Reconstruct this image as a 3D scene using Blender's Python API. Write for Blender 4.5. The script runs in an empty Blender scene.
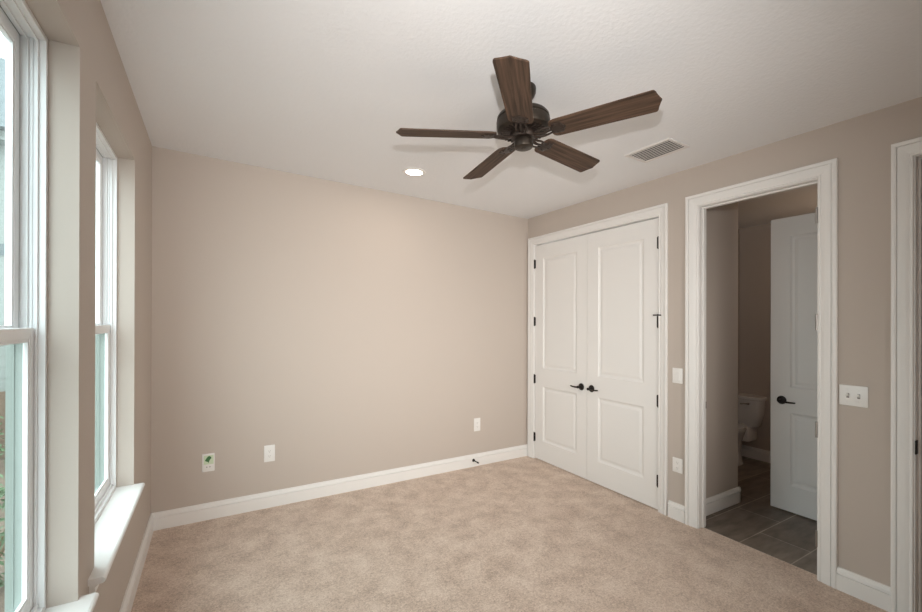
import bpy, bmesh, math, random
from mathutils import Matrix, Vector, Euler
random.seed(7)
PI = math.pi
SC = bpy.context.scene
C = SC.collection

# ------------------------------------------------------------------ camera, sky, lights, exposure
cam_d = bpy.data.cameras.new('camera'); cam = bpy.data.objects.new('camera', cam_d); C.objects.link(cam)
CAM = Vector((0.3781, -3.7329, 1.4987)); YAW = 0.5283
cam.matrix_world = (Matrix.Translation(CAM) @ Matrix.Rotation(-YAW, 4, 'Z')
                    @ Matrix.Rotation(PI/2 + 0.0013, 4, 'X') @ Matrix.Rotation(0.0024, 4, 'Z'))
cam_d.sensor_width = 36; cam_d.sensor_fit = 'HORIZONTAL'
cam_d.lens = 425.19/922*36; cam_d.shift_y = 0.01575; cam_d.clip_start = 0.02
SC.camera = cam
vs = SC.view_settings
vs.view_transform = 'Standard'; vs.look = 'None'; vs.gamma = 1.0; vs.use_curve_mapping = False
vs.exposure = 0.20
SC.cycles.use_denoising = True
SC.cycles.max_bounces = 12; SC.cycles.diffuse_bounces = 8; SC.cycles.transparent_max_bounces = 16
SC.cycles.sample_clamp_indirect = 6.0

W = bpy.data.worlds.new('overcast_sky'); SC.world = W; W.use_nodes = True
nt = W.node_tree; bg = nt.nodes['Background']
tc = nt.nodes.new('ShaderNodeTexCoord'); sp = nt.nodes.new('ShaderNodeSeparateXYZ'); rp = nt.nodes.new('ShaderNodeValToRGB')
nt.links.new(tc.outputs['Generated'], sp.inputs[0]); nt.links.new(sp.outputs['Z'], rp.inputs[0])
rp.color_ramp.elements[0].position = 0.0; rp.color_ramp.elements[0].color = (0.40, 0.43, 0.45, 1)
rp.color_ramp.elements[1].position = 0.55; rp.color_ramp.elements[1].color = (0.86, 0.94, 1.0, 1)
nt.links.new(rp.outputs[0], bg.inputs['Color']); bg.inputs['Strength'].default_value = 6.2

def lamp(name, kind, loc, energy, color, size=0.1, rot=(0, 0, 0)):
    d = bpy.data.lights.new(name, kind); o = bpy.data.objects.new(name, d); C.objects.link(o)
    o.location = loc; o.rotation_euler = rot; d.energy = energy; d.color = color
    if kind in ('POINT', 'SPOT'): d.shadow_soft_size = size
    if kind == 'AREA': d.size = size
    return o
# the photographer's flash on top of the camera
fl = lamp('camera_flash', 'SPOT', (0.47, -3.66, 1.80), 142, (1.0, 0.968, 0.935), 0.02)
fl.data.spot_size = math.radians(100); fl.data.spot_blend = 1.0
fl.rotation_euler = (Vector((2.08, -1.0, 2.55)) - Vector(fl.location)).to_track_quat('-Z', 'Y').to_euler()
# soft fill light added behind the camera to lift the whole room
rf = lamp('rear_fill', 'AREA', (1.85, -4.25, 1.40), 18.5, (1.0, 0.955, 0.90), 1.5, (math.radians(86), 0, math.radians(-2.5))); rf.data.spread = math.radians(80)
# unseen warm fill added round the corner to brighten the dim bathroom
lamp('bathroom_fill', 'POINT', (4.95, -2.55, 2.05), 2.8, (1.0, 0.72, 0.5), 0.08)
# daylight portals in the two window openings (guide the sky light, emit nothing themselves)
for wy in (-1.22, -2.36):
    p = lamp('window_daylight_portal', 'AREA', (-0.22, wy, 1.49), 1, (1, 1, 1), 0.92, (0, -PI/2, 0))
    p.data.shape = 'RECTANGLE'; p.data.size = 1.82; p.data.size_y = 0.92; p.data.cycles.is_portal = True

# ------------------------------------------------------------------ materials
def lin(r, g, b): 
    f = lambda c: (c/255/12.92) if c/255 <= 0.04045 else ((c/255+0.055)/1.055)**2.4
    return (f(r), f(g), f(b), 1)
def mat(name, col, rough=0.5, metal=0.0, spec=0.5, bump=None, var=None, coat=0.0):
    """bump=(scale, strength, distance); var=(scale, amount) gentle colour variation"""
    m = bpy.data.materials.new(name); m.use_nodes = True; n = m.node_tree; b = n.nodes['Principled BSDF']
    b.inputs['Base Color'].default_value = (*col[:3], 1); b.inputs['Roughness'].default_value = rough
    b.inputs['Metallic'].default_value = metal; b.inputs['Specular IOR Level'].default_value = spec
    b.inputs['Coat Weight'].default_value = coat
    t = n.nodes.new('ShaderNodeTexCoord')
    if bump:
        no = n.nodes.new('ShaderNodeTexNoise'); no.inputs['Scale'].default_value = bump[0]; no.inputs['Detail'].default_value = 4
        bu = n.nodes.new('ShaderNodeBump'); bu.inputs['Strength'].default_value = bump[1]; bu.inputs['Distance'].default_value = bump[2]
        n.links.new(t.outputs['Object'], no.inputs['Vector']); n.links.new(no.outputs['Fac'], bu.inputs['Height'])
        n.links.new(bu.outputs[0], b.inputs['Normal'])
    if var:
        no2 = n.nodes.new('ShaderNodeTexNoise'); no2.inputs['Scale'].default_value = var[0]; no2.inputs['Detail'].default_value = 3
        mr = n.nodes.new('ShaderNodeMapRange'); mr.inputs['To Min'].default_value = 1-var[1]; mr.inputs['To Max'].default_value = 1+var[1]
        mx = n.nodes.new('ShaderNodeMix'); mx.data_type = 'RGBA'; mx.blend_type = 'MULTIPLY'; mx.inputs['Factor'].default_value = 1
        mx.inputs['A'].default_value = (*col[:3], 1)
        n.links.new(t.outputs['Object'], no2.inputs['Vector']); n.links.new(no2.outputs['Fac'], mr.inputs['Value'])
        n.links.new(mr.outputs[0], mx.inputs['B']); n.links.new(mx.outputs['Result'], b.inputs['Base Color'])
    return m
M = {}
M['wall'] = mat('taupe_wall_paint', (0.510, 0.450, 0.402), 0.75, bump=(160, 0.12, 0.002))
M['ceil'] = mat('ceiling_paint', (0.79, 0.805, 0.825), 0.9, bump=(58, 0.55, 0.004))
M['trim'] = mat('white_trim_paint', (0.80, 0.79, 0.775), 0.38)
M['door'] = mat('white_door_paint', (0.80, 0.792, 0.778), 0.42, bump=(90, 0.03, 0.001))
M['vinyl'] = mat('white_window_vinyl', (0.84, 0.85, 0.86), 0.35)
M['extframe'] = mat('grey_green_outer_frame', (0.25, 0.285, 0.262), 0.5)
M['plate'] = mat('white_plastic', (0.80, 0.79, 0.77), 0.3)
M['slot'] = mat('socket_slot_grey', (0.25, 0.24, 0.23), 0.5)
M['bronze'] = mat('oil_rubbed_bronze', (0.022, 0.018, 0.016), 0.42, 0.6)
M['fanmetal'] = mat('dark_bronze_fan_metal', (0.050, 0.040, 0.032), 0.38, 0.75, var=(30, 0.35))
M['iron'] = mat('dark_blade_iron', (0.040, 0.028, 0.022), 0.45, 0.5, bump=(120, 0.5, 0.003))
M['steel'] = mat('satin_nickel', (0.35, 0.33, 0.31), 0.35, 0.9)
M['porc'] = mat('white_porcelain', (0.75, 0.75, 0.75), 0.12, coat=0.4)
M['chrome'] = mat('chrome', (0.75, 0.75, 0.75), 0.12, 1.0)
M['green'] = mat('green_sticker', (0.045, 0.16, 0.05), 0.5)
M['palegreen'] = mat('pale_green_sticker', (0.60, 0.70, 0.52), 0.5)
M['dark'] = mat('duct_shade_black', (0.035, 0.035, 0.04), 0.8)
M['ventgrey'] = mat('vent_white_enamel', (0.72, 0.70, 0.68), 0.4)
M['siding'] = mat('cream_siding', (0.20, 0.215, 0.20), 0.7, var=(3, 0.06))
M['roof'] = mat('grey_shingles', (0.10, 0.115, 0.12), 0.9, var=(12, 0.25))
M['soil'] = mat('brown_mulch', (0.10, 0.07, 0.05), 0.95, var=(14, 0.4), bump=(30, 0.8, 0.03))
M['leaf'] = mat('shrub_leaf', (0.055, 0.10, 0.04), 0.55, var=(20, 0.4))
M['stem'] = mat('shrub_stem', (0.13, 0.09, 0.05), 0.8)
M['fence'] = mat('weathered_fence_wood', (0.12, 0.08, 0.055), 0.85, var=(9, 0.25))
M['rubber'] = mat('white_rubber', (0.7, 0.7, 0.68), 0.6)

def emis(name, col, s):
    m = bpy.data.materials.new(name); m.use_nodes = True; n = m.node_tree
    e = n.nodes.new('ShaderNodeEmission'); e.inputs[0].default_value = (*col, 1); e.inputs[1].default_value = s
    n.links.new(e.outputs[0], n.nodes['Material Output'].inputs[0]); return m
M['glow'] = emis('lamp_lens_lit', (1.0, 0.90, 0.78), 14)

def glass_mat():
    m = bpy.data.materials.new('window_glass'); m.use_nodes = True; n = m.node_tree
    tr = n.nodes.new('ShaderNodeBsdfTransparent'); tr.inputs[0].default_value = (0.92, 0.965, 0.945, 1)
    gl = n.nodes.new('ShaderNodeBsdfGlossy'); gl.inputs['Roughness'].default_value = 0.02
    mx = n.nodes.new('ShaderNodeMixShader'); mx.inputs[0].default_value = 0.06
    n.links.new(tr.outputs[0], mx.inputs[1]); n.links.new(gl.outputs[0], mx.inputs[2])
    n.links.new(mx.outputs[0], n.nodes['Material Output'].inputs[0]); return m
M['glass'] = glass_mat()

def carpet_mat():
    m = bpy.data.materials.new('beige_cut_pile_carpet'); m.use_nodes = True; n = m.node_tree; b = n.nodes['Principled BSDF']
    b.inputs['Roughness'].default_value = 1.0; b.inputs['Specular IOR Level'].default_value = 0.1
    b.inputs['Sheen Weight'].default_value = 0.25; b.inputs['Sheen Roughness'].default_value = 0.6
    t = n.nodes.new('ShaderNodeTexCoord')
    def noise(scale, detail, rough=0.6, dist=0.0):
        o = n.nodes.new('ShaderNodeTexNoise'); o.inputs['Scale'].default_value = scale; o.inputs['Detail'].default_value = detail
        o.inputs['Roughness'].default_value = rough; o.inputs['Distortion'].default_value = dist
        n.links.new(t.outputs['Object'], o.inputs['Vector']); return o
    big = noise(6.5, 5, 0.6, 0.2); mid = noise(42, 4, 0.75); fine = noise(95, 4, 0.85)
    def math_(op, a, bb):
        o = n.nodes.new('ShaderNodeMath'); o.operation = op
        for i, v in enumerate((a, bb)):
            if isinstance(v, float): o.inputs[i].default_value = v
            else: n.links.new(v, o.inputs[i])
        return o.outputs[0]
    s = math_('ADD', math_('MULTIPLY', big.outputs['Fac'], 0.42), math_('MULTIPLY', mid.outputs['Fac'], 0.38))
    s = math_('ADD', s, math_('MULTIPLY', fine.outputs['Fac'], 0.85))
    r = n.nodes.new('ShaderNodeValToRGB'); n.links.new(s, r.inputs[0]); cr = r.color_ramp
    cr.elements[0].position = 0.66; cr.elements[0].color = (0.42, 0.295, 0.218, 1)
    cr.elements[1].position = 1.0; cr.elements[1].color = (0.92, 0.78, 0.665, 1)
    e = cr.elements.new(0.82); e.color = (0.70, 0.54, 0.432, 1)
    n.links.new(r.outputs[0], b.inputs['Base Color'])
    bu = n.nodes.new('ShaderNodeBump'); bu.inputs['Strength'].default_value = 0.9; bu.inputs['Distance'].default_value = 0.012
    h = math_('ADD', math_('MULTIPLY', mid.outputs['Fac'], 0.5), fine.outputs['Fac'])
    n.links.new(h, bu.inputs['Height']); n.links.new(bu.outputs[0], b.inputs['Normal'])
    return m
M['carpet'] = carpet_mat()

def tile_mat():
    m = bpy.data.materials.new('grey_brown_stone_tile'); m.use_nodes = True; n = m.node_tree; b = n.nodes['Principled BSDF']
    b.inputs['Roughness'].default_value = 0.42
    t = n.nodes.new('ShaderNodeTexCoord'); mp = n.nodes.new('ShaderNodeMapping'); mp.inputs['Location'].default_value = (-3.75, 2.19, 0)
    n.links.new(t.outputs['Object'], mp.inputs['Vector'])
    br = n.nodes.new('ShaderNodeTexBrick'); n.links.new(mp.outputs[0], br.inputs['Vector'])
    br.inputs['Scale'].default_value = 1; br.inputs['Brick Width'].default_value = 0.6; br.inputs['Row Height'].default_value = 0.3
    br.inputs['Mortar Size'].default_value = 0.0035; br.inputs['Mortar Smooth'].default_value = 0.1; br.inputs['Bias'].default_value = 0
    br.inputs['Color1'].default_value = (0.165, 0.130, 0.104, 1); br.inputs['Color2'].default_value = (0.225, 0.186, 0.152, 1)
    br.inputs['Mortar'].default_value = (0.42, 0.35, 0.29, 1)
    ns = n.nodes.new('ShaderNodeTexNoise'); ns.inputs['Scale'].default_value = 5; ns.inputs['Detail'].default_value = 5
    ms = n.nodes.new('ShaderNodeMapping'); ms.inputs['Scale'].default_value = (1, 3.5, 1); n.links.new(t.outputs['Object'], ms.inputs['Vector'])
    n.links.new(ms.outputs[0], ns.inputs['Vector'])
    mr = n.nodes.new('ShaderNodeMapRange'); mr.inputs['From Min'].default_value = 0.3; mr.inputs['From Max'].default_value = 0.7
    mr.inputs['To Min'].default_value = 0.65; mr.inputs['To Max'].default_value = 1.4; n.links.new(ns.outputs['Fac'], mr.inputs['Value'])
    mx = n.nodes.new('ShaderNodeMix'); mx.data_type = 'RGBA'; mx.blend_type = 'MULTIPLY'; mx.inputs['Factor'].default_value = 1
    n.links.new(br.outputs['Color'], mx.inputs['A']); n.links.new(mr.outputs[0], mx.inputs['B'])
    n.links.new(mx.outputs['Result'], b.inputs['Base Color'])
    bu = n.nodes.new('ShaderNodeBump'); bu.inputs['Strength'].default_value = 0.6; bu.inputs['Distance'].default_value = 0.003; bu.invert = True
    n.links.new(br.outputs['Fac'], bu.inputs['Height']); n.links.new(bu.outputs[0], b.inputs['Normal'])
    return m
M['tile'] = tile_mat()

def brick_mat():
    m = bpy.data.materials.new('grey_brick_light_mortar'); m.use_nodes = True; n = m.node_tree; b = n.nodes['Principled BSDF']
    b.inputs['Roughness'].default_value = 0.9
    t = n.nodes.new('ShaderNodeTexCoord'); mp = n.nodes.new('ShaderNodeMapping'); mp.inputs['Rotation'].default_value = (PI/2, 0, 0)
    n.links.new(t.outputs['Object'], mp.inputs['Vector'])
    br = n.nodes.new('ShaderNodeTexBrick'); n.links.new(mp.outputs[0], br.inputs['Vector'])
    br.inputs['Scale'].default_value = 1; br.inputs['Brick Width'].default_value = 0.2; br.inputs['Row Height'].default_value = 0.078
    br.inputs['Mortar Size'].default_value = 0.008
    br.inputs['Color1'].default_value = (0.12, 0.105, 0.09, 1); br.inputs['Color2'].default_value = (0.17, 0.15, 0.13, 1)
    br.inputs['Mortar'].default_value = (0.42, 0.42, 0.40, 1)
    n.links.new(br.outputs['Color'], b.inputs['Base Color']); return m
M['brick'] = brick_mat()

def wood_mat():
    m = bpy.data.materials.new('walnut_fan_blade'); m.use_nodes = True; n = m.node_tree; b = n.nodes['Principled BSDF']
    b.inputs['Roughness'].default_value = 0.6; b.inputs['Specular IOR Level'].default_value = 0.25
    t = n.nodes.new('ShaderNodeTexCoord'); mp = n.nodes.new('ShaderNodeMapping'); mp.inputs['Scale'].default_value = (2.2, 48, 48)
    n.links.new(t.outputs['Object'], mp.inputs['Vector'])
    ns = n.nodes.new('ShaderNodeTexNoise'); ns.inputs['Scale'].default_value = 1.6; ns.inputs['Detail'].default_value = 6; ns.inputs['Distortion'].default_value = 0.5
    n.links.new(mp.outputs[0], ns.inputs['Vector'])
    r = n.nodes.new('ShaderNodeValToRGB'); n.links.new(ns.outputs['Fac'], r.inputs[0])
    r.color_ramp.elements[0].position = 0.35; r.color_ramp.elements[0].color = (0.036, 0.022, 0.015, 1)
    r.color_ramp.elements[1].position = 0.68; r.color_ramp.elements[1].color = (0.120, 0.072, 0.047, 1)
    n.links.new(r.outputs[0], b.inputs['Base Color']); return m
M['wood'] = wood_mat()

# ------------------------------------------------------------------ mesh helpers
def obj(name, bm, m, parent=None, smooth=False, loc=None, rot=None):
    bmesh.ops.recalc_face_normals(bm, faces=bm.faces)
    me = bpy.data.meshes.new(name); bm.to_mesh(me); bm.free()
    o = bpy.data.objects.new(name, me); C.objects.link(o); me.materials.append(m)
    if smooth:
        for p in me.polygons: p.use_smooth = True
        me.set_sharp_from_angle(angle=math.radians(38))
    if parent: o.parent = parent
    if loc is not None: o.location = loc
    if rot is not None: o.rotation_euler = rot
    return o
def struct(name, bm, m, parent=None, smooth=False):
    o = obj(name, bm, m, parent, smooth)
    if parent is None: o['kind'] = 'structure'
    return o
def tag(o, label, cat, group=None):
    o['label'] = label; o['category'] = cat
    if group: o['group'] = group
    return o
def empty(name, loc=(0, 0, 0), rot=(0, 0, 0)):
    o = bpy.data.objects.new(name, None); C.objects.link(o); o.location = loc; o.rotation_euler = rot; o.empty_display_size = 0.1
    return o
def NB(): return bmesh.new()
def box(bm, x0, x1, y0, y1, z0, z1, bev=0.0, seg=2):
    r = bmesh.ops.create_cube(bm, size=1.0); v = r['verts']
    for p in v:
        p.co = Vector((x0+(p.co.x+.5)*(x1-x0), y0+(p.co.y+.5)*(y1-y0), z0+(p.co.z+.5)*(z1-z0)))
    if bev > 0:
        es = {e for p in v for e in p.link_edges}
        bmesh.ops.bevel(bm, geom=list(es), offset=bev, segments=seg, affect='EDGES', profile=0.5)
    return bm
def lathe(bm, prof, seg=32, mtx=None):
    """prof [(r,z)...] revolved about Z, capped where r>0 at ends"""
    rings = []
    for r, z in prof:
        if r <= 1e-6: rings.append([bm.verts.new((0, 0, z))])
        else: rings.append([bm.verts.new((r*math.cos(2*PI*i/seg), r*math.sin(2*PI*i/seg), z)) for i in range(seg)])
    allv = [v for g in rings for v in g]
    for a, b in zip(rings, rings[1:]):
        for i in range(seg):
            j = (i+1) % seg
            if len(a) == 1 and len(b) == 1: continue
            if len(a) == 1: bm.faces.new((a[0], b[i], b[j]))
            elif len(b) == 1: bm.faces.new((a[i], b[0], a[j]))
            else: bm.faces.new((a[i], b[i], b[j], a[j]))
    for g in (rings[0], rings[-1]):
        if len(g) > 1: bm.faces.new(g)
    if mtx is not None: bmesh.ops.transform(bm, matrix=mtx, verts=allv)
    return bm
def tube(bm, pts, rads, seg=12, flat=1.0):
    """capped tube along pts with per point radius"""
    rings = []; n = len(pts); pts = [Vector(p) for p in pts]
    up = Vector((0, 0, 1))
    for i, p in enumerate(pts):
        d = (pts[min(i+1, n-1)]-pts[max(i-1, 0)]).normalized()
        u = up if abs(d.dot(up)) < 0.95 else Vector((1, 0, 0))
        a = d.cross(u).normalized(); b = d.cross(a).normalized()
        r = rads[i] if hasattr(rads, '__len__') else rads
        rings.append([bm.verts.new(p + a*r*math.cos(2*PI*k/seg) + b*r*flat*math.sin(2*PI*k/seg)) for k in range(seg)])
    for a, b in zip(rings, rings[1:]):
        for k in range(seg): bm.faces.new((a[k], b[k], b[(k+1) % seg], a[(k+1) % seg]))
    bm.faces.new(rings[0]); bm.faces.new(rings[-1]); return bm
def loft(bm, sections):
    rings = [[bm.verts.new(p) for p in s] for s in sections]
    k = len(rings[0])
    for a, b in zip(rings, rings[1:]):
        for i in range(k): bm.faces.new((a[i], b[i], b[(i+1) % k], a[(i+1) % k]))
    bm.faces.new(rings[0]); bm.faces.new(rings[-1]); return bm
def extrude_profile(bm, prof, p0, p1, out):
    """prof [(depth, z)] closed polygon; depth runs along out; from p0 to p1 (2D points)"""
    out = Vector(out)
    a = [bm.verts.new((p0[0]+out.x*d, p0[1]+out.y*d, z)) for d, z in prof]
    b = [bm.verts.new((p1[0]+out.x*d, p1[1]+out.y*d, z)) for d, z in prof]
    k = len(prof)
    for i in range(k): bm.faces.new((a[i], a[(i+1) % k], b[(i+1) % k], b[i]))
    bm.faces.new(a); bm.faces.new(b); return bm
def wall(bm, axis, lo, hi, us, zs, holes):
    """thick wall; axis 'x' = plane of constant x spanning us along y. holes = list of (u0,u1,z0,z1)"""
    us = sorted(set(us) | {h[i] for h in holes for i in (0, 1)}); zs = sorted(set(zs) | {h[i] for h in holes for i in (2, 3)})
    def solid(i, j):
        if i < 0 or j < 0 or i >= len(us)-1 or j >= len(zs)-1: return False
        cu, cz = (us[i]+us[i+1])/2, (zs[j]+zs[j+1])/2
        return not any(h[0] < cu < h[1] and h[2] < cz < h[3] for h in holes)
    cache = {}
    def V(t, u, z):
        k = (t, u, z)
        if k not in cache: cache[k] = bm.verts.new((t, u, z) if axis == 'x' else (u, t, z))
        return cache[k]
    for i in range(len(us)-1):
        for j in range(len(zs)-1):
            if not solid(i, j): continue
            u0, u1, z0, z1 = us[i], us[i+1], zs[j], zs[j+1]
            for t in (lo, hi): bm.faces.new((V(t, u0, z0), V(t, u1, z0), V(t, u1, z1), V(t, u0, z1)))
            if not solid(i-1, j): bm.faces.new((V(lo, u0, z0), V(hi, u0, z0), V(hi, u0, z1), V(lo, u0, z1)))
            if not solid(i+1, j): bm.faces.new((V(lo, u1, z0), V(hi, u1, z0), V(hi, u1, z1), V(lo, u1, z1)))
            if not solid(i, j-1): bm.faces.new((V(lo, u0, z0), V(hi, u0, z0), V(hi, u1, z0), V(lo, u1, z0)))
            if not solid(i, j+1): bm.faces.new((V(lo, u0, z1), V(hi, u0, z1), V(hi, u1, z1), V(lo, u1, z1)))
    return bm

# ------------------------------------------------------------------ room dimensions
RW = 3.42                     # right wall plane (x); left wall x = 0; back wall y = 0
RT = 0.09                     # right wall thickness
YF = -4.35                    # front wall behind the camera
def cz(x, y): return 2.743 - 0.0292*x + 0.00743*y      # the ceiling falls very slightly to the right
BB = 0.124                    # baseboard height
W2 = (-1.679, -0.765); W1 = (-2.816, -1.902)           # window openings along y
WZ = (0.583, 2.392)
CL = (-1.617, -0.118); DR = (-2.640, -1.943); D3 = (-3.90, -3.040)   # closet, bathroom, entrance openings (y)
DH = 2.331                    # opening height

# ------------------------------------------------------------------ shell
struct('wall_left', wall(NB(), 'x', -0.165, 0.0, [YF, 0.12], [0, 2.85], [(W1[0], W1[1], WZ[0]-0.022, WZ[1]), (W2[0], W2[1], WZ[0]-0.022, WZ[1])]), M['wall'])
struct('wall_back', wall(NB(), 'y', 0.0, 0.12, [0.0, RW+RT], [0, 2.85], []), M['wall'])
struct('wall_right', wall(NB(), 'x', RW, RW+RT, [YF, 0.0], [0, 2.85],
       [(CL[0]-.02, CL[1]+.02, -1, DH+.02), (DR[0]-.02, DR[1]+.02, -1, DH+.02), (D3[0]-.02, D3[1]+.02, -1, DH+.02)]), M['wall'])
struct('wall_front', wall(NB(), 'y', YF-0.12, YF, [-0.165, RW+RT], [0, 2.85], []), M['wall'])
bm = NB(); vs_ = []
for x, y in ((-0.17, YF-.12), (RW+RT, YF-.12), (RW+RT, .12), (-0.17, .12)):
    vs_.append((bm.verts.new((x, y, cz(x, y))), bm.verts.new((x, y, 2.95))))
bm.faces.new([v[0] for v in vs_]); bm.faces.new([v[1] for v in vs_])
for i in range(4):
    a, b = vs_[i], vs_[(i+1) % 4]; bm.faces.new((a[0], b[0], b[1], a[1]))
struct('ceiling', bm, M['ceil'])
bm = box(NB(), -0.165, RW+0.05, YF-.12, 0.12, -0.12, 0.0)
struct('floor', bm, M['carpet'])

# baseboards
BP = [(0, 0), (0.018, 0), (0.018, 0.086), (0.009, 0.0875), (0.009, 0.0925), (0.0170, 0.0945), (0.0150, 0.106), (0.0095, 0.115), (0.008, BB), (0, BB)]
struct('baseboard_left', extrude_profile(NB(), BP, (0, YF), (0, 0), (1, 0, 0)), M['trim'])
struct('baseboard_back', extrude_profile(NB(), BP, (0.0, 0), (RW, 0), (0, -1, 0)), M['trim'])
struct('baseboard_front', extrude_profile(NB(), BP, (0.0, YF), (RW, YF), (0, 1, 0)), M['trim'])
bm = NB()
extrude_profile(bm, BP, (RW, -1.843), (RW, -1.711), (-1, 0, 0))
extrude_profile(bm, BP, (RW, -2.955), (RW, -2.735), (-1, 0, 0))
extrude_profile(bm, BP, (RW, YF), (RW, -3.99), (-1, 0, 0))
struct('baseboard_right', bm, M['trim'])

# casings: profile (offset from the opening edge, thickness), mitred at the top corners
CP = [(0.0, 0.0), (0.0, 0.009), (0.004, 0.011), (0.010, 0.011), (0.014, 0.008), (0.020, 0.010), (0.030, 0.013), (0.052, 0.0155), (0.064, 0.016),
      (0.0645, 0.010), (0.069, 0.010), (0.070, 0.018), (0.078, 0.020), (0.088, 0.020), (0.093, 0.017), (0.093, 0.0)]
def casing(bm, y0, y1, zt, face, sgn, wl=1.0, wr=1.0, wt=1.0):
    rows = []
    for o, d in CP:
        x = face + sgn*d
        rows.append([bm.verts.new(p) for p in ((x, y0-o*wl, 0), (x, y0-o*wl, zt+o*wt), (x, y1+o*wr, zt+o*wt), (x, y1+o*wr, 0))])
    for a, b in zip(rows, rows[1:]):
        for i in range(3): bm.faces.new((a[i], a[i+1], b[i+1], b[i]))
    for i in (0, 3): bm.faces.new([r[i] for r in rows])
def jamb(bm, y0, y1, zt, x0, x1, stop=None):
    t = 0.018
    box(bm, x0, x1, y0-t, y0, 0, zt+t); box(bm, x0, x1, y1, y1+t, 0, zt+t); box(bm, x0, x1, y0, y1, zt, zt+t)
    if stop:
        s0, s1 = stop; h = 0.011
        box(bm, s0, s1, y0, y0+h, 0, zt, 0.002); box(bm, s0, s1, y1-h, y1, 0, zt, 0.002); box(bm, s0, s1, y0+h, y1-h, zt-h, zt, 0.002)
bm = NB(); casing(bm, CL[0]+.004-.010, CL[1]-.004+.008, DH+.004, RW, -1, .80, .98, .86); jamb(bm, CL[0], CL[1], DH, RW, RW+RT, (RW+.042, RW+.07)); struct('trim_1', bm, M['trim'])
bm = NB(); casing(bm, DR[0]-.006, DR[1]+.006, DH+.004, RW, -1, .95, .97, .92); jamb(bm, DR[0], DR[1], DH, RW, RW+RT, (RW+.038, RW+.068)); t2 = struct('trim_2', bm, M['trim'])
bm = NB(); casing(bm, D3[0]-.006, D3[1]+.006, DH+.004, RW, -1, 1.0, .85, .88); jamb(bm, D3[0], D3[1], DH, RW, RW+RT, (RW+.038, RW+.068)); t3 = struct('trim_3', bm, M['trim'])
# latch plates and hinge leaves let into the jambs
bm = box(NB(), RW+.070, RW+.088, DR[1]-.0025, DR[1]+.001, 0.862, 0.912, .001); obj('strike_plate', bm, M['bronze'], t2)
bm = box(NB(), RW-.003, RW+.03, D3[1]-.004, D3[1]+.001, 0.835, 0.905, .002); obj('strike_plate', bm, M['bronze'], t3)
for z in (2.12, 1.497, 0.872, 0.238):
    bm = lathe(NB(), [(0, -.047), (.0065, -.046), (.0065, .046), (0, .047)], 14, Matrix.Translation((RW-.004, DR[0]+.0015, z))); box(bm, RW-.006, RW+.028, DR[0]-.001, DR[0]+.003, z-.044, z+.044); obj('hinge', bm, M['steel'], t2)

# ------------------------------------------------------------------ panel doors
def panel_leaf(w, h, panels, t=0.036):
    """leaf in local coords: x across 0..w, z 0..h, front at y=0 facing -y, back y=t. panels (x0,x1,z0,z1)"""
    bm = NB()
    xs = sorted({0, w} | {p[i] for p in panels for i in (0, 1)}); zs = sorted({0, h} | {p[i] for p in panels for i in (2, 3)})
    cache = {}
    def V(x, y, z):
        k = (round(x, 5), round(y, 5), round(z, 5))
        if k not in cache: cache[k] = bm.verts.new((x, y, z))
        return cache[k]
    rings = [(0, 0), (0.004, 0.0035), (0.010, 0.0085), (0.018, 0.0110), (0.027, 0.0115), (0.034, 0.0085), (0.046, 0.0052), (0.052, 0.0048)]
    for side, y0, sg in ((0, 0.0, 1), (1, t, -1)):
        for i in range(len(xs)-1):
            for j in range(len(zs)-1):
                a, b, c, d = xs[i], xs[i+1], zs[j], zs[j+1]
                if any(p[0] <= (a+b)/2 <= p[1] and p[2] <= (c+d)/2 <= p[3] for p in panels): continue
                bm.faces.new((V(a, y0, c), V(b, y0, c), V(b, y0, d), V(a, y0, d)))
        for p in panels:
            prev = None
            for o, dep in rings:
                y = y0+sg*dep; r = [V(p[0]+o, y, p[2]+o), V(p[1]-o, y, p[2]+o), V(p[1]-o, y, p[3]-o), V(p[0]+o, y, p[3]-o)]
                if prev:
                    for k in range(4): bm.faces.new((prev[k], prev[(k+1) % 4], r[(k+1) % 4], r[k]))
                prev = r
            bm.faces.new(prev)
    # rim
    per = [(x, 0) for x in xs] + [(w, z) for z in zs[1:]] + [(x, h) for x in reversed(xs[:-1])] + [(0, z) for z in reversed(zs[1:-1])]
    for a, b in zip(per, per[1:]+per[:1]):
        bm.faces.new((V(a[0], 0, a[1]), V(b[0], 0, b[1]), V(b[0], t, b[1]), V(a[0], t, a[1])))
    return bm
def lever(parent, x, z, d, drop=0.0, name='door_handle'):
    """lever handle on a leaf front (local -y), pointing in direction d (+1/-1 along x)"""
    bm = NB(); R = Matrix.Translation((x, 0, z)) @ Matrix.Rotation(PI/2, 4, 'X')
    lathe(bm, [(0, 0), (0.033, 0), (0.033, 0.004), (0.030, 0.009), (0.020, 0.012), (0.0135, 0.015), (0.011, 0.030), (0.0115, 0.047), (0.012, 0.054), (0.008, 0.058), (0, 0.0585)], 28, R)
    o = obj(name, bm, M['bronze'], parent, True)
    bm = NB(); n = 9; pts = []; rr = []
    for i in range(n):
        s = i/(n-1); pts.append((x + d*(0.112*s - 0.006), -0.049 + 0.010*s*s, z - 0.004*math.sin(s*PI) - drop*s)); rr.append(0.0085*(1-0.35*s) if 0 < i < n-1 else 0.005)
    tube(bm, pts, rr, 12, 1.1); obj('lever', bm, M['bronze'], o, True)
    return o
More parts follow.
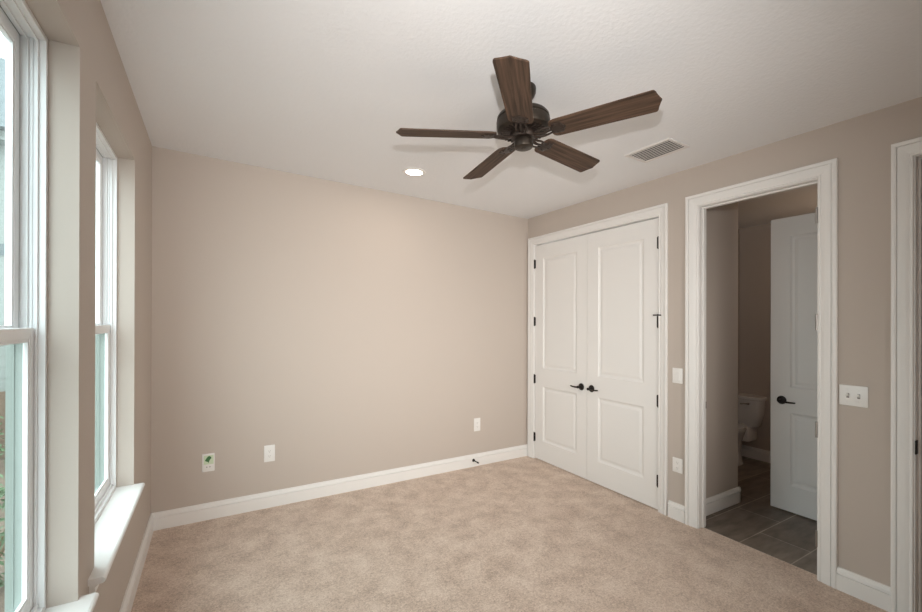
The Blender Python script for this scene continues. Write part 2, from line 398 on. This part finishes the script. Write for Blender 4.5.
def hinge(parent, x, z, pin_stop=False):
    bm = NB()
    lathe(bm, [(0, -.051), (.004, -.050), (.0068, -.047), (.0068, -.017), (.0060, -.0165), (.0068, -.016), (.0068, .016), (.0060, .0165), (.0068, .017), (.0068, .047), (.004, .050), (0, .051)], 14, Matrix.Translation((x, -.006, z)))
    box(bm, x-.016, x+.016, -.0015, .001, z-.045, z+.045)
    o = obj('hinge', bm, M['bronze'], parent, True)
    if pin_stop:
        bm = NB(); tube(bm, [(x-.035, -.022, z+.052), (x, -.010, z+.054), (x+.032, -.020, z+.052)], [.006, .0045, .006], 10)
        lathe(bm, [(0, .046), (.010, .046), (.010, .060), (0, .060)], 14, Matrix.Translation((x, -.006, z)))
        obj('hinge_pin_stop', bm, M['bronze'], o, True)
    return o
LH = 2.306; LG = 0.010
HZ = (0.238-LG, 0.870-LG, 1.497-LG, 2.123-LG)
def closet_leaf(name, ya, yb, hinge_at, stopidx):
    """leaf on the right wall seen from -x: local x runs towards -y"""
    w = ya-yb
    root = obj(name, panel_leaf(w, LH, [(0.130, w-0.130, 0.205, 0.792), (0.130, w-0.130, 0.985, 2.165)]), M['door'])
    root.location = (RW+0.004, ya, LG); root.rotation_euler = (0, 0, -PI/2); root['kind'] = 'structure'
    hx = 0.0 if hinge_at == 0 else w
    for i, z in enumerate(HZ): hinge(root, hx + (-.004 if hinge_at == 0 else .004), z, i == stopidx)
    return root, w
d1, w1 = closet_leaf('door_1', CL[1]-.004, -0.8700, 0, -1)
d2, w2 = closet_leaf('door_2', -0.8735, CL[0]+.004, 1, 2)
lever(d1, w1-0.068, 0.874-LG, -1); lever(d2, 0.055, 0.873-LG, 1)

# closet box behind the doors doubles as the bathroom's left wall
bm = NB()
box(bm, RW+RT, 4.158, -1.837, -1.735, 0, 2.62); box(bm, 4.04, 4.158, -1.735, 0.12, 0, 2.62)
struct('wall_closet', bm, M['wall'])
bm = box(NB(), RW+.05, 4.1, -1.76, 0.12, -0.12, -0.001); struct('floor_closet', bm, M['carpet'])

# ------------------------------------------------------------------ bathroom beyond the open doorway
BX = 5.5; BH = 2.545
bm = box(NB(), RW+0.05, BX+.12, -3.02, 0.24, -0.12, -0.002)
bmesh.ops.delete(bm, geom=[v for v in bm.verts if False], context='VERTS')
struct('floor_bathroom', bm, M['tile'])
struct('wall_bathroom_far', wall(NB(), 'x', BX, BX+.12, [-2.95, 0.12], [0, 2.62], []), M['wall'])
struct('wall_bathroom_back', wall(NB(), 'y', -0.25, -0.13, [4.158, BX], [0, 2.62], []), M['wall'])
struct('wall_bathroom_near', wall(NB(), 'y', -2.87, -2.75, [RW+RT, BX], [0, 2.62], [(3.60, 4.285, 0, 2.337)]), M['wall'])
struct('ceiling_bathroom', box(NB(), RW+RT, BX+.12, -3.6, 0.12, BH, BH+.3), M['ceil'])
struct('baseboard_bathroom_far', extrude_profile(NB(), BP, (BX, -2.75), (BX, -0.25), (-1, 0, 0)), M['trim'])
bm = NB(); extrude_profile(bm, BP, (RW+RT, -1.837), (4.176, -1.837), (0, -1, 0)); extrude_profile(bm, BP, (4.158, -1.855), (4.158, -0.25), (1, 0, 0))
struct('baseboard_bathroom_left', bm, M['trim'])
d3 = obj('door_3', panel_leaf(0.70, 2.312, [(0.135, 0.565, 0.205, 0.775), (0.135, 0.565, 0.972, 2.165)]), M['door'])
d3.location = (4.288, -2.020, 0.010); d3.rotation_euler = (0, 0, -PI/2); d3['kind'] = 'structure'
lever(d3, 0.078, 0.868, 1, 0.006)

# toilet against the far wall
T = empty('toilet', (BX, -1.255, 0)); tag(T, 'white porcelain toilet against the far wall of the dim bathroom', 'toilet')
def rrect(cx, cy, hx, hy, z, n=8, p=4.0):
    return [(cx + hx*math.copysign(abs(math.cos(a))**(2/p), math.cos(a)), cy + hy*math.copysign(abs(math.sin(a))**(2/p), math.sin(a)), z) for a in [2*PI*k/(4*n) for k in range(4*n)]]
def egg(cx, hx, hy, z, n=32):
    return [(cx - hx*math.cos(a)*(1.0 if math.cos(a) > 0 else .8), hy*math.sin(a), z) for a in [2*PI*k/n for k in range(n)]]
bm = loft(NB(), [rrect(-.105, 0, .080, .165, .375), rrect(-.107, 0, .086, .180, .39), rrect(-.112, 0, .094, .212, .52), rrect(-.114, 0, .098, .222, .655), rrect(-.114, 0, .098, .222, .668)])
obj('tank', bm, M['porc'], T, True)
bm = loft(NB(), [rrect(-.114, 0, .100, .226, .668), rrect(-.115, 0, .107, .236, .672), rrect(-.115, 0, .107, .236, .694), rrect(-.115, 0, .098, .226, .703)])
obj('tank_lid', bm, M['porc'], T, True)
bm = loft(NB(), [egg(-.36, .22, .115, 0.0), egg(-.36, .21, .105, .02), egg(-.36, .19, .095, .14), egg(-.40, .22, .125, .25), egg(-.44, .26, .170, .34), egg(-.45, .275, .185, .372), egg(-.45, .27, .182, .378)])
box(bm, -.24, -.03, -.13, .13, .22, .378, .02)
obj('bowl', bm, M['porc'], T, True)
bm = loft(NB(), [egg(-.45, .272, .186, .379), egg(-.45, .278, .190, .386), egg(-.45, .278, .190, .396), egg(-.45, .268, .182, .402)]); obj('seat', bm, M['porc'], T, True)
bm = loft(NB(), [egg(-.45, .270, .186, .4025), egg(-.45, .276, .190, .410), egg(-.45, .268, .182, .419), egg(-.45, .20, .13, .4225)]); obj('seat_lid', bm, M['porc'], T, True)
bm = NB(); tube(bm, [(-.208, -.125, .63), (-.232, -.125, .63)], .012, 12); tube(bm, [(-.230, -.132, .632), (-.233, -.09, .628), (-.235, -.05, .622)], [.007, .006, .008], 10)
obj('flush_lever', bm, M['chrome'], T, True)
SV = empty('supply_valve', (BX-0.018, -1.06, 0.16)); tag(SV, 'small chrome water valve on the wall beside the toilet', 'valve')
bm = NB(); tube(bm, [(.018, 0, 0), (-.045, 0, 0)], .008, 10); obj('valve_body', bm, M['chrome'], SV, True)
bm = lathe(NB(), [(0, 0), (.018, 0), (.018, .012), (0, .012)], 16, Matrix.Translation((-.05, 0, 0)) @ Matrix.Rotation(-PI/2, 4, 'Y')); obj('valve_knob', bm, M['chrome'], SV, True)

# hall beyond the entrance opening at the right edge
bm = NB(); box(bm, RW+1.2, RW+1.32, -5.2, -3.0, 0, 2.62); box(bm, RW+RT, RW+1.32, -3.02, -2.90, 0, 2.62); box(bm, RW+RT, RW+1.32, -5.3, -5.2, 0, 2.62); box(bm, RW, RW+RT, -5.2, YF-.12, 0, 2.62)
struct('wall_hall', bm, M['wall'])
struct('floor_hall', box(NB(), RW+.05, RW+1.32, -5.3, -3.02, -.12, -.0005), M['carpet'])
struct('ceiling_hall', box(NB(), RW+RT, RW+1.32, -5.3, -3.6, BH, BH+.3), M['ceil'])

# ------------------------------------------------------------------ windows
def make_window(name, y0, y1, horn_far, horn_near, ):
    z0, z1 = WZ
    f = NB(); fl0, fu0, fx1 = -0.1190, -0.1370, -0.077; ft = 0.016; mid = 1.457
    for ya, yb in ((y0, y0+ft), (y1-ft, y1)): box(f, fl0, fx1, ya, yb, z0, mid); box(f, fu0, fx1, ya, yb, mid, z1)
    box(f, fu0, fx1, y0+ft, y1-ft, z1-ft, z1, .002); box(f, fl0, fx1, y0+ft, y1-ft, z0, z0+ft, .002)
    # jamb liner ribs beside and above the sashes, sloping sill
    for ys, s in ((y0+ft, 1), (y1-ft, -1)):
        a, b = sorted((ys, ys+s*.007))
        for xa, xb in ((-.1005, -.094), (-.1190, -.1160)): box(f, xa, xb, a, b, mid+.02, z1-ft, .001)
        box(f, -.1005, -.094, a, b, z0+ft, mid+.02)
        for xa, xb in ((-.110, -.107), (-.121, -.118)): box(f, xa, xb, *sorted((ys, ys+s*.004)), mid+.02, z1-ft)
    for xa, xb in ((-.1005, -.094), (-.122, -.119)): box(f, xa, xb, y0+ft, y1-ft, z1-ft-.007, z1-ft)
    box(f, -.1005, -.090, y0+ft, y1-ft, z0+ft, z0+ft+.012, .002)
    root = struct(name, f, M['vinyl'])
    e = NB(); ex0, el1, eu1 = -0.166, -0.1195, -0.1375
    for ya, yb in ((y0, y0+ft), (y1-ft, y1)): box(e, ex0, el1, ya, yb, z0, mid); box(e, ex0, eu1, ya, yb, mid, z1)
    box(e, ex0, eu1, y0+ft, y1-ft, z1-ft, z1); box(e, ex0, el1, y0+ft, y1-ft, z0, z0+ft)
    for ys, q in ((y0+ft, 1), (y1-ft, -1)): box(e, -.150, -.1465, *sorted((ys, ys+q*.003)), z0+ft, mid-.02)
    oe = obj('exterior_frame', e, M['extframe'], root); oe['label'] = 'grey green outer half of the window frame'
    def sash(nm, x0, x1, za, zb, bot, top, gx):
        s = NB(); st = .036; a, b = y0+ft+.001, y1-ft-.001
        box(s, x0, x1, a, a+st, za, zb, .003); box(s, x0, x1, b-st, b, za, zb, .003)
        box(s, x0, x1, a+st, b-st, za, za+bot, .003); box(s, x0, x1, a+st, b-st, zb-top, zb, .003)
        # glazing bead
        c, d = a+st, b-st; g = .008
        box(s, x1-.010, x1-.003, c, c+g, za+bot, zb-top); box(s, x1-.010, x1-.003, d-g, d, za+bot, zb-top)
        box(s, x1-.010, x1-.003, c+g, d-g, za+bot, za+bot+g); box(s, x1-.010, x1-.003, c+g, d-g, zb-top-g, zb-top)
        so = obj(nm, s, M['vinyl'], root)
        g_ = box(NB(), gx-.002, gx+.002, c-.004, d+.004, za+bot-.004, zb-top+.004); obj('glass_pane', g_, M['glass'], so)
        return so
    lo = sash('lower_sash', -.1188, -.1015, z0+ft+.001, mid+.018, .050, .036, -.1160)
    sash('upper_sash', -.1585, -.1365, mid-.018, z1-ft-.001, .036, .040, -.1560)
    ym = (y0+y1)/2
    l = NB(); box(l, -.118, -.103, ym-.03, ym+.03, mid+.0175, mid+.026, .002); tube(l, [(-.111, ym, mid+.024), (-.110, ym+.035, mid+.034)], [.007, .005], 10)
    obj('sash_lock', l, M['vinyl'], lo)
    # stool with rounded nose and apron
    s = NB(); nose = [(0, 0), (.040, 0), (.046, -.003), (.0495, -.008), (.0495, -.014), (.046, -.019), (.040, -.022), (0, -.022)]
    extrude_profile(s, [(d, z0+z) for d, z in nose], (0.0, y0-horn_near), (0.0, y1+horn_far), (1, 0, 0))
    box(s, -0.079, 0.0, y0+.0005, y1-.0005, z0-.022, z0)
    obj('window_sill', s, M['trim'], root)
    ap = [(0, -.022), (.030, -.022), (.026, -.034), (.016, -.040), (.016, -.066), (.011, -.074), (.011, -.080), (0, -.080)]
    extrude_profile(s2 := NB(), [(d, z0+z) for d, z in ap], (0.0, y0-horn_near+.02), (0.0, y1+horn_far-.02), (1, 0, 0))
    obj('window_apron', s2, M['trim'], root)
    return root
make_window('window_1', W1[0], W1[1], .024, .075)
make_window('window_2', W2[0], W2[1], .006, .10)

# ------------------------------------------------------------------ outdoors, seen in slivers through the glass
struct('ground', box(NB(), -9, -0.30, -6, 16, -0.75, -0.45), M['soil'])
bc = struct('brick_column', box(NB(), -0.285, -0.168, -0.715, 0.12, -0.45, 2.9), M['brick'])
H = empty('neighbour_house', (-4.0, 6.5, -0.45)); tag(H, 'cream lap-sided house next door seen through the near window', 'house')
bm = NB()
for i in range(26):
    z = i*.19; box(bm, -3.0, 3.2, -.012, 5.0, z, z+.10); box(bm, -3.0, 3.2, -.006, 5.0, z+.10, z+.19)
obj('siding', bm, M['siding'], H)
bm = NB(); box(bm, -3.2, 3.35, -.30, 5.2, 4.94, 5.10); obj('eave', bm, M['siding'], H)
bm = NB(); a = [(-3.3, -.5, 5.10), (3.45, -.5, 5.10), (3.45, 5.4, 5.10), (-3.3, 5.4, 5.10)]; b = [(-3.3, 0.5, 6.65), (3.45, 0.5, 6.65), (3.45, 4.2, 6.65), (-3.3, 4.2, 6.65)]
loft(bm, [a, b]); obj('roof', bm, M['roof'], H)
bm = NB(); box(bm, -3.05, 3.25, -.03, 0.0, 3.05, 3.25); obj('trim_band', bm, M['roof'], H)
FN = empty('wooden_fence', (-3.0, 4.6, -0.45)); tag(FN, 'brown wooden fence in the garden outside the near window', 'fence')
for i in range(30): obj('picket', box(NB(), -2.0+i*.14, -2.0+i*.14+.132, 0, .02, 0.02, .95), M['fence'], FN)
for z in (.2, .7): obj('rail', box(NB(), -2, 2.2, .02, .06, z, z+.08), M['fence'], FN)
def shrub(x, y, r, h, label):
    S = empty('shrub', (x, y, -0.45)); tag(S, label, 'shrub', 'shrubs outside the near window')
    bm = NB()
    for i in range(7):
        a = random.uniform(0, 2*PI); tube(bm, [(0, 0, 0), (r*.4*math.cos(a), r*.4*math.sin(a), h*.5), (r*.7*math.cos(a), r*.7*math.sin(a), h*.9)], [.012, .009, .004], 6)
    obj('stems', bm, M['stem'], S)
    bm = NB()
    for i in range(420):
        a = random.uniform(0, 2*PI); ph = random.uniform(0.05, 1.0); q = r*math.sqrt(random.random())*math.sin(PI*min(ph, .95))**.5
        c = Vector((q*math.cos(a), q*math.sin(a), h*ph)); s = random.uniform(.03, .05)
        R = Euler((random.uniform(-1, 1), random.uniform(-1, 1), a)).to_matrix()
        p = [c + R @ Vector(v) for v in ((-s, 0, 0), (0, -s*.4, .006), (s, 0, 0), (0, s*.4, .006))]
        vv = [bm.verts.new(k) for k in p]; bm.faces.new(vv)
    obj('foliage', bm, M['leaf'], S)
shrub(-1.05, 0.6, .40, .75, 'nearest low green shrub outside the near window')
shrub(-1.75, 2.4, .45, .85, 'middle green shrub outside the near window')
shrub(-2.30, 3.9, .45, 1.0, 'farthest green shrub, in front of the wooden fence')

# ------------------------------------------------------------------ ceiling fan
FX, FY = 1.727, -2.033; FZ = cz(FX, FY)
FAN = empty('ceiling_fan', (FX, FY, FZ), (-0.034, 0.002, 0)); tag(FAN, 'dark bronze ceiling fan with five walnut blades hung from the ceiling', 'ceiling fan')
zb = 2.431 - FZ       # blade plane, relative
bm = lathe(NB(), [(0, .012), (.060, .012), (.066, .004), (.068, -.010), (.066, -.030), (.056, -.050), (.040, -.064), (.024, -.070), (0, -.070)], 40); obj('canopy', bm, M['fanmetal'], FAN, True)
bm = lathe(NB(), [(0, -.06), (.0135, -.06), (.0135, -.150), (0, -.150)], 20); obj('downrod', bm, M['fanmetal'], FAN, True)
zt = zb + .112
bm = lathe(NB(), [(0, zt+.022), (.022, zt+.022), (.026, zt+.010), (.050, zt+.004), (.100, zt), (.122, zt-.006), (.130, zt-.016), (.132, zt-.028), (.128, zt-.031), (.128, zt-.036), (.134, zt-.040),
                  (.134, zt-.074), (.130, zt-.084), (.115, zt-.092), (.085, zt-.096), (.05, zt-.098), (0, zt-.098)], 56); obj('motor_housing', bm, M['fanmetal'], FAN, True)
bm = NB()
for k in range(30):
    a = 2*PI*k/30; mt = Matrix.Rotation(a, 4, 'Z'); n0 = len(bm.verts); box(bm, .062, .112, -.0045, .0045, zt-.0995, zt-.0935, .001)
    bm.verts.ensure_lookup_table(); bmesh.ops.transform(bm, matrix=mt, verts=bm.verts[n0:])
obj('vent_ring', bm, M['iron'], FAN)
bm = lathe(NB(), [(0, zb+.015), (.060, zb+.015), (.064, zb+.006), (.064, zb-.006), (.058, zb-.014), (0, zb-.014)], 40); obj('flywheel', bm, M['iron'], FAN, True)
bm = lathe(NB(), [(0, zb-.010), (.030, zb-.010), (.034, zb-.020), (.046, zb-.024), (.0475, zb-.028), (.0475, zb-.052), (.0455, zb-.059), (.040, zb-.062), (.012, zb-.063), (.010, zb-.066), (0, zb-.067)], 36); obj('switch_housing', bm, M['fanmetal'], FAN, True)
# blades: local x along the blade, pitched about x
RT_, R0 = 0.635, 0.142
def blade_outline():
    up = [(R0, .034), (R0+.004, .047), (R0+.014, .056), (R0+.030, .060), (.40, .0640), (RT_-.034, .0680), (RT_-.026, .0665), (RT_-.020, .058), (RT_-.014, .036), (RT_-.006, .014), (RT_, .0)]
    return up + [(x, -y) for x, y in reversed(up[:-1])]
blade_me = iron_me = None
ANG = 2.706
for k in range(5):
    a = ANG + k*2*PI/5
    if blade_me is None:
        bm = NB(); ol = blade_outline(); t = .0035
        lo = [bm.verts.new((x, y, -t)) for x, y in ol]; hi = [bm.verts.new((x, y, t)) for x, y in ol]
        bm.faces.new(lo); bm.faces.new(hi)
        for i in range(len(ol)): bm.faces.new((lo[i], lo[(i+1) % len(ol)], hi[(i+1) % len(ol)], hi[i]))
        b = obj('blade', bm, M['wood'], FAN); blade_me = b.data
        bm = NB()
        # ornate iron: two arms from the flywheel, scalloped medallion under the blade root, screws
        for s in (1, -1):
            tube(bm, [(.050, s*.012, -.004), (.085, s*.022, -.012), (.105, s*.026, -.010), (.125, s*.024, -.008), (.150, s*.018, -.006)], [.008, .007, .006, .006, .005], 10, .7)
        tube(bm, [(.050, 0, -.004), (.10, 0, -.012), (.125, 0, -.009), (.150, 0, -.006)], [.010, .008, .007, .006], 10, .7)
        n = 40; top = []; bot = []; inn = []
        for i in range(n):
            q = 2*PI*i/n; r = 1 + .10*math.cos(6*q)
            top.append(bm.verts.new((.178+.036*r*math.cos(q), .040*r*math.sin(q), -.0036)))
            bot.append(bm.verts.new((.178+.033*r*math.cos(q), .036*r*math.sin(q), -.0070)))
            inn.append(bm.verts.new((.178+.018*math.cos(q), .018*math.sin(q), -.0085)))
        for i in range(n):
            j = (i+1) % n; bm.faces.new((top[i], top[j], bot[j], bot[i])); bm.faces.new((bot[i], bot[j], inn[j], inn[i]))
        bm.faces.new(inn); bm.faces.new(top)
        for sx, sy in ((.172, .022), (.172, -.022), (.200, 0)): lathe(bm, [(0, -.011), (.004, -.0105), (.0055, -.009), (.0055, -.005), (0, -.005)], 10, Matrix.Translation((sx, sy, 0)))
        ir = obj('blade_iron', bm, M['iron'], b, True); iron_me = ir.data
    else:
        b = bpy.data.objects.new('blade', blade_me); C.objects.link(b); b.parent = FAN
        ir = bpy.data.objects.new('blade_iron', iron_me); C.objects.link(ir); ir.parent = b
    b.matrix_local = Matrix.Translation((0, 0, zb)) @ Matrix.Rotation(a, 4, 'Z') @ Matrix.Rotation(math.radians(-12.0), 4, 'X')

# ------------------------------------------------------------------ recessed lights and ceiling vent
def tilt():   # follow the ceiling plane
    n = Vector((0.0292, -0.00743, 1)).normalized(); return Vector((0, 0, 1)).rotation_difference(n).to_matrix().to_4x4()
def downlight(x, y, label):
    L = empty('recessed_light'); L.matrix_world = Matrix.Translation((x, y, cz(x, y))) @ tilt(); tag(L, label, 'ceiling light', 'recessed ceiling lights')
    bm = NB(); seg = 48; prof = [(.066, .001), (.066, -.006), (.072, -.008), (.090, -.006), (.093, -.001), (.093, .001)]
    rings = [[bm.verts.new((r*math.cos(2*PI*i/seg), r*math.sin(2*PI*i/seg), z)) for i in range(seg)] for r, z in prof]
    for a_, b_ in zip(rings, rings[1:]+rings[:1]):
        for i in range(seg): bm.faces.new((a_[i], b_[i], b_[(i+1) % seg], a_[(i+1) % seg]))
    obj('trim_ring', bm, M['plate'], L, True)
    bm = lathe(NB(), [(0, -.004), (.066, -.004), (.066, -.001), (0, -.001)], 40); obj('lens', bm, M['glow'], L)
    d = bpy.data.lights.new('bulb', 'AREA'); d.shape = 'DISK'; d.size = .12; d.energy = 1.2; d.color = (1.0, .86, .72)
    o = bpy.data.objects.new('bulb', d); C.objects.link(o); o.parent = L; o.location = (0, 0, -.012)
downlight(1.761, -0.620, 'lit round recessed light in the ceiling near the back wall')
downlight(1.761, -3.446, 'unseen lit recessed light added overhead as fill, behind the fan')  # guessed second light, out of view, added to fill the room

VT = empty('air_vent'); VT.matrix_world = Matrix.Translation((2.938, -1.935, cz(2.938, -1.935))) @ tilt(); tag(VT, 'white louvered air vent in the ceiling right of the fan', 'air vent')
bm = NB(); hx, hy, fw = .110, .166, .017
for x0, x1, y0, y1 in ((-hx, -hx+fw, -hy, hy), (hx-fw, hx, -hy, hy), (-hx+fw, hx-fw, -hy, -hy+fw), (-hx+fw, hx-fw, hy-fw, hy)): box(bm, x0, x1, y0, y1, -.009, .001, .002)
obj('vent_frame', bm, M['ventgrey'], VT)
bm = box(NB(), -hx+fw, hx-fw, -hy+fw, hy-fw, -.001, .0005); obj('duct_shade_sheet', bm, M['dark'], VT)  # flat dark sheet, its black stands in for shade inside the duct
n_sl = 8
for i in range(n_sl):
    x = -hx+fw+.011+i*(2*(hx-fw)-.022)/(n_sl-1)
    o = obj('louver', box(NB(), -.0055, .0055, -hy+fw, hy-fw, -.0008, .0008), M['ventgrey'], VT, loc=(x, 0, -.0075), rot=(0, math.radians(-7), 0))
# ------------------------------------------------------------------ wall plates
def plate_root(name, pos, face):
    """local x across, z up, -y out of the wall"""
    r = empty(name, pos, (0, 0, 0 if face == 'back' else -PI/2)); return r
def plate(root, w, h):
    bm = NB(); box(bm, -w/2, w/2, -.0062, 0, -h/2, h/2, .0030, 3); obj('cover_plate', bm, M['plate'], root, True)
def receptacle(root):
    bm = box(NB(), -.0165, .0165, -.0085, -.005, -.0335, .0335, .0015); o = obj('receptacle', bm, M['plate'], root)
    for s in (1, -1):
        for dx, hh in ((-.0063, .0045), (.0063, .0035)): obj('socket_slot', box(NB(), dx-.0011, dx+.0011, -.0089, -.0084, s*.020+.002-hh, s*.020+.002+hh), M['slot'], o)
        obj('ground_hole', tube(NB(), [(0, -.0089, s*.020-.008), (0, -.0084, s*.020-.008)], .0024, 10), M['slot'], o)
def screws(root, pts):
    for x, z in pts:
        obj('screw', lathe(NB(), [(0, .0012), (.0025, .001), (.0032, 0), (.0032, -.001)], 10, Matrix.Translation((x, -.0062, z)) @ Matrix.Rotation(PI/2, 4, 'X')), M['plate'], root)
def outlet(x, y, z, face, label, w=.080, h=.133):
    r = plate_root('wall_outlet', (x, y, z), face); tag(r, label, 'outlet', 'wall outlets'); plate(r, w, h); receptacle(r); screws(r, [(0, h/2-.014), (0, -h/2+.014)]); return r
outlet(0.775, 0, 0.431, 'back', 'white outlet on the back wall between the green-stickered plate and the door stop')
outlet(2.752, 0, 0.424, 'back', 'white outlet on the back wall above the door stop near the closet', .078, .135)
outlet(RW, -1.781, 0.412, 'right', 'white outlet between the closet and bathroom door casings near the floor', .080, .110)
# plate with the green sticker
r = plate_root('wall_plate', (0.352, 0, 0.427), 'back'); tag(r, 'white wall plate with a green leaf-shaped sticker on the back wall', 'wall plate'); plate(r, .082, .135)
bm = NB(); box(bm, -.030, .034, -.0068, -.006, -.012, .055); obj('sticker', bm, M['palegreen'], r)
bm = NB(); pts = [(-.018, .012), (-.022, .020), (-.012, .036), (-.004, .046), (.006, .050), (.018, .042), (.020, .032), (.012, .024), (.006, .012), (.002, -.002), (-.004, .006), (-.010, .010)]
lo = [bm.verts.new((x, -.0067, z)) for x, z in pts]; hi = [bm.verts.new((x, -.0074, z)) for x, z in pts]; bm.faces.new(lo); bm.faces.new(hi)
for i in range(len(pts)): bm.faces.new((lo[i], lo[(i+1) % len(pts)], hi[(i+1) % len(pts)], hi[i]))
o = obj('sticker_mark', bm, M['green'], r); o['label'] = 'green leaf-shaped mark'
for s in (-1, 1): obj('jack', tube(NB(), [(s*.010, -.0075, -.032), (s*.010, -.0060, -.032)], .004, 12), M['slot'], r)
def rocker(root, x):
    bm = box(NB(), x-.0165, x+.0165, -.0078, -.005, -.0335, .0335, .001); o = obj('switch_frame', bm, M['plate'], root)
    bm = NB(); a = [(x-.0135, -.0078, -.030), (x+.0135, -.0078, -.030), (x+.0135, -.0078, .030), (x-.0135, -.0078, .030)]
    b = [(x-.0135, -.0112, -.030), (x+.0135, -.0112, -.030), (x+.0135, -.0080, .0295), (x-.0135, -.0080, .0295)]
    loft(bm, [a, b]); bm2 = bm; obj('rocker', bm2, M['plate'], o)
def toggle(root, x):
    bm = box(NB(), x-.006, x+.006, -.0068, -.006, -.013, .013); o = obj('switch_slot', bm, M['slot'], root)
    bm = loft(NB(), [[(x-.0045, -.006, -.006), (x+.0045, -.006, -.006), (x+.0045, -.006, .006), (x-.0045, -.006, .006)], [(x-.0038, -.018, .004), (x+.0038, -.018, .004), (x+.0038, -.018, .012), (x-.0038, -.018, .012)]])
    obj('toggle', bm, M['plate'], o)
r = plate_root('light_switch', (RW, -1.780, 1.089), 'right'); tag(r, 'single white light switch between the closet and bathroom door casings', 'light switch', 'light switches'); plate(r, .082, .115); rocker(r, 0); screws(r, [(0, .047), (0, -.047)])
r = plate_root('light_switch', (RW, -2.803, 1.093), 'right'); tag(r, 'double white light switch on the wall right of the bathroom doorway', 'light switch', 'light switches'); plate(r, .122, .113)
for s in (-1, 1): toggle(r, s*.023)
screws(r, [(-.023, .030), (-.023, -.030), (.023, .030), (.023, -.030)])

# door stop on the back baseboard
DS = empty('door_stop', (2.700, -.018, 0.066)); tag(DS, 'small black door stop screwed to the back baseboard', 'door stop')
bm = lathe(NB(), [(0, 0), (.016, 0), (.016, .003), (.009, .008), (0, .008)], 20, Matrix.Rotation(PI/2, 4, 'X')); obj('base', bm, M['bronze'], DS, True)
bm = NB(); tube(bm, [(0, -.006, 0), (.002, -.040, -.001), (.004, -.072, -.003)], [.006, .005, .005], 12); obj('rod', bm, M['bronze'], DS, True)
bm = NB(); tube(bm, [(.004, -.068, -.003), (.005, -.084, -.004)], [.009, .008], 12); obj('tip', bm, M['bronze'], DS, True)
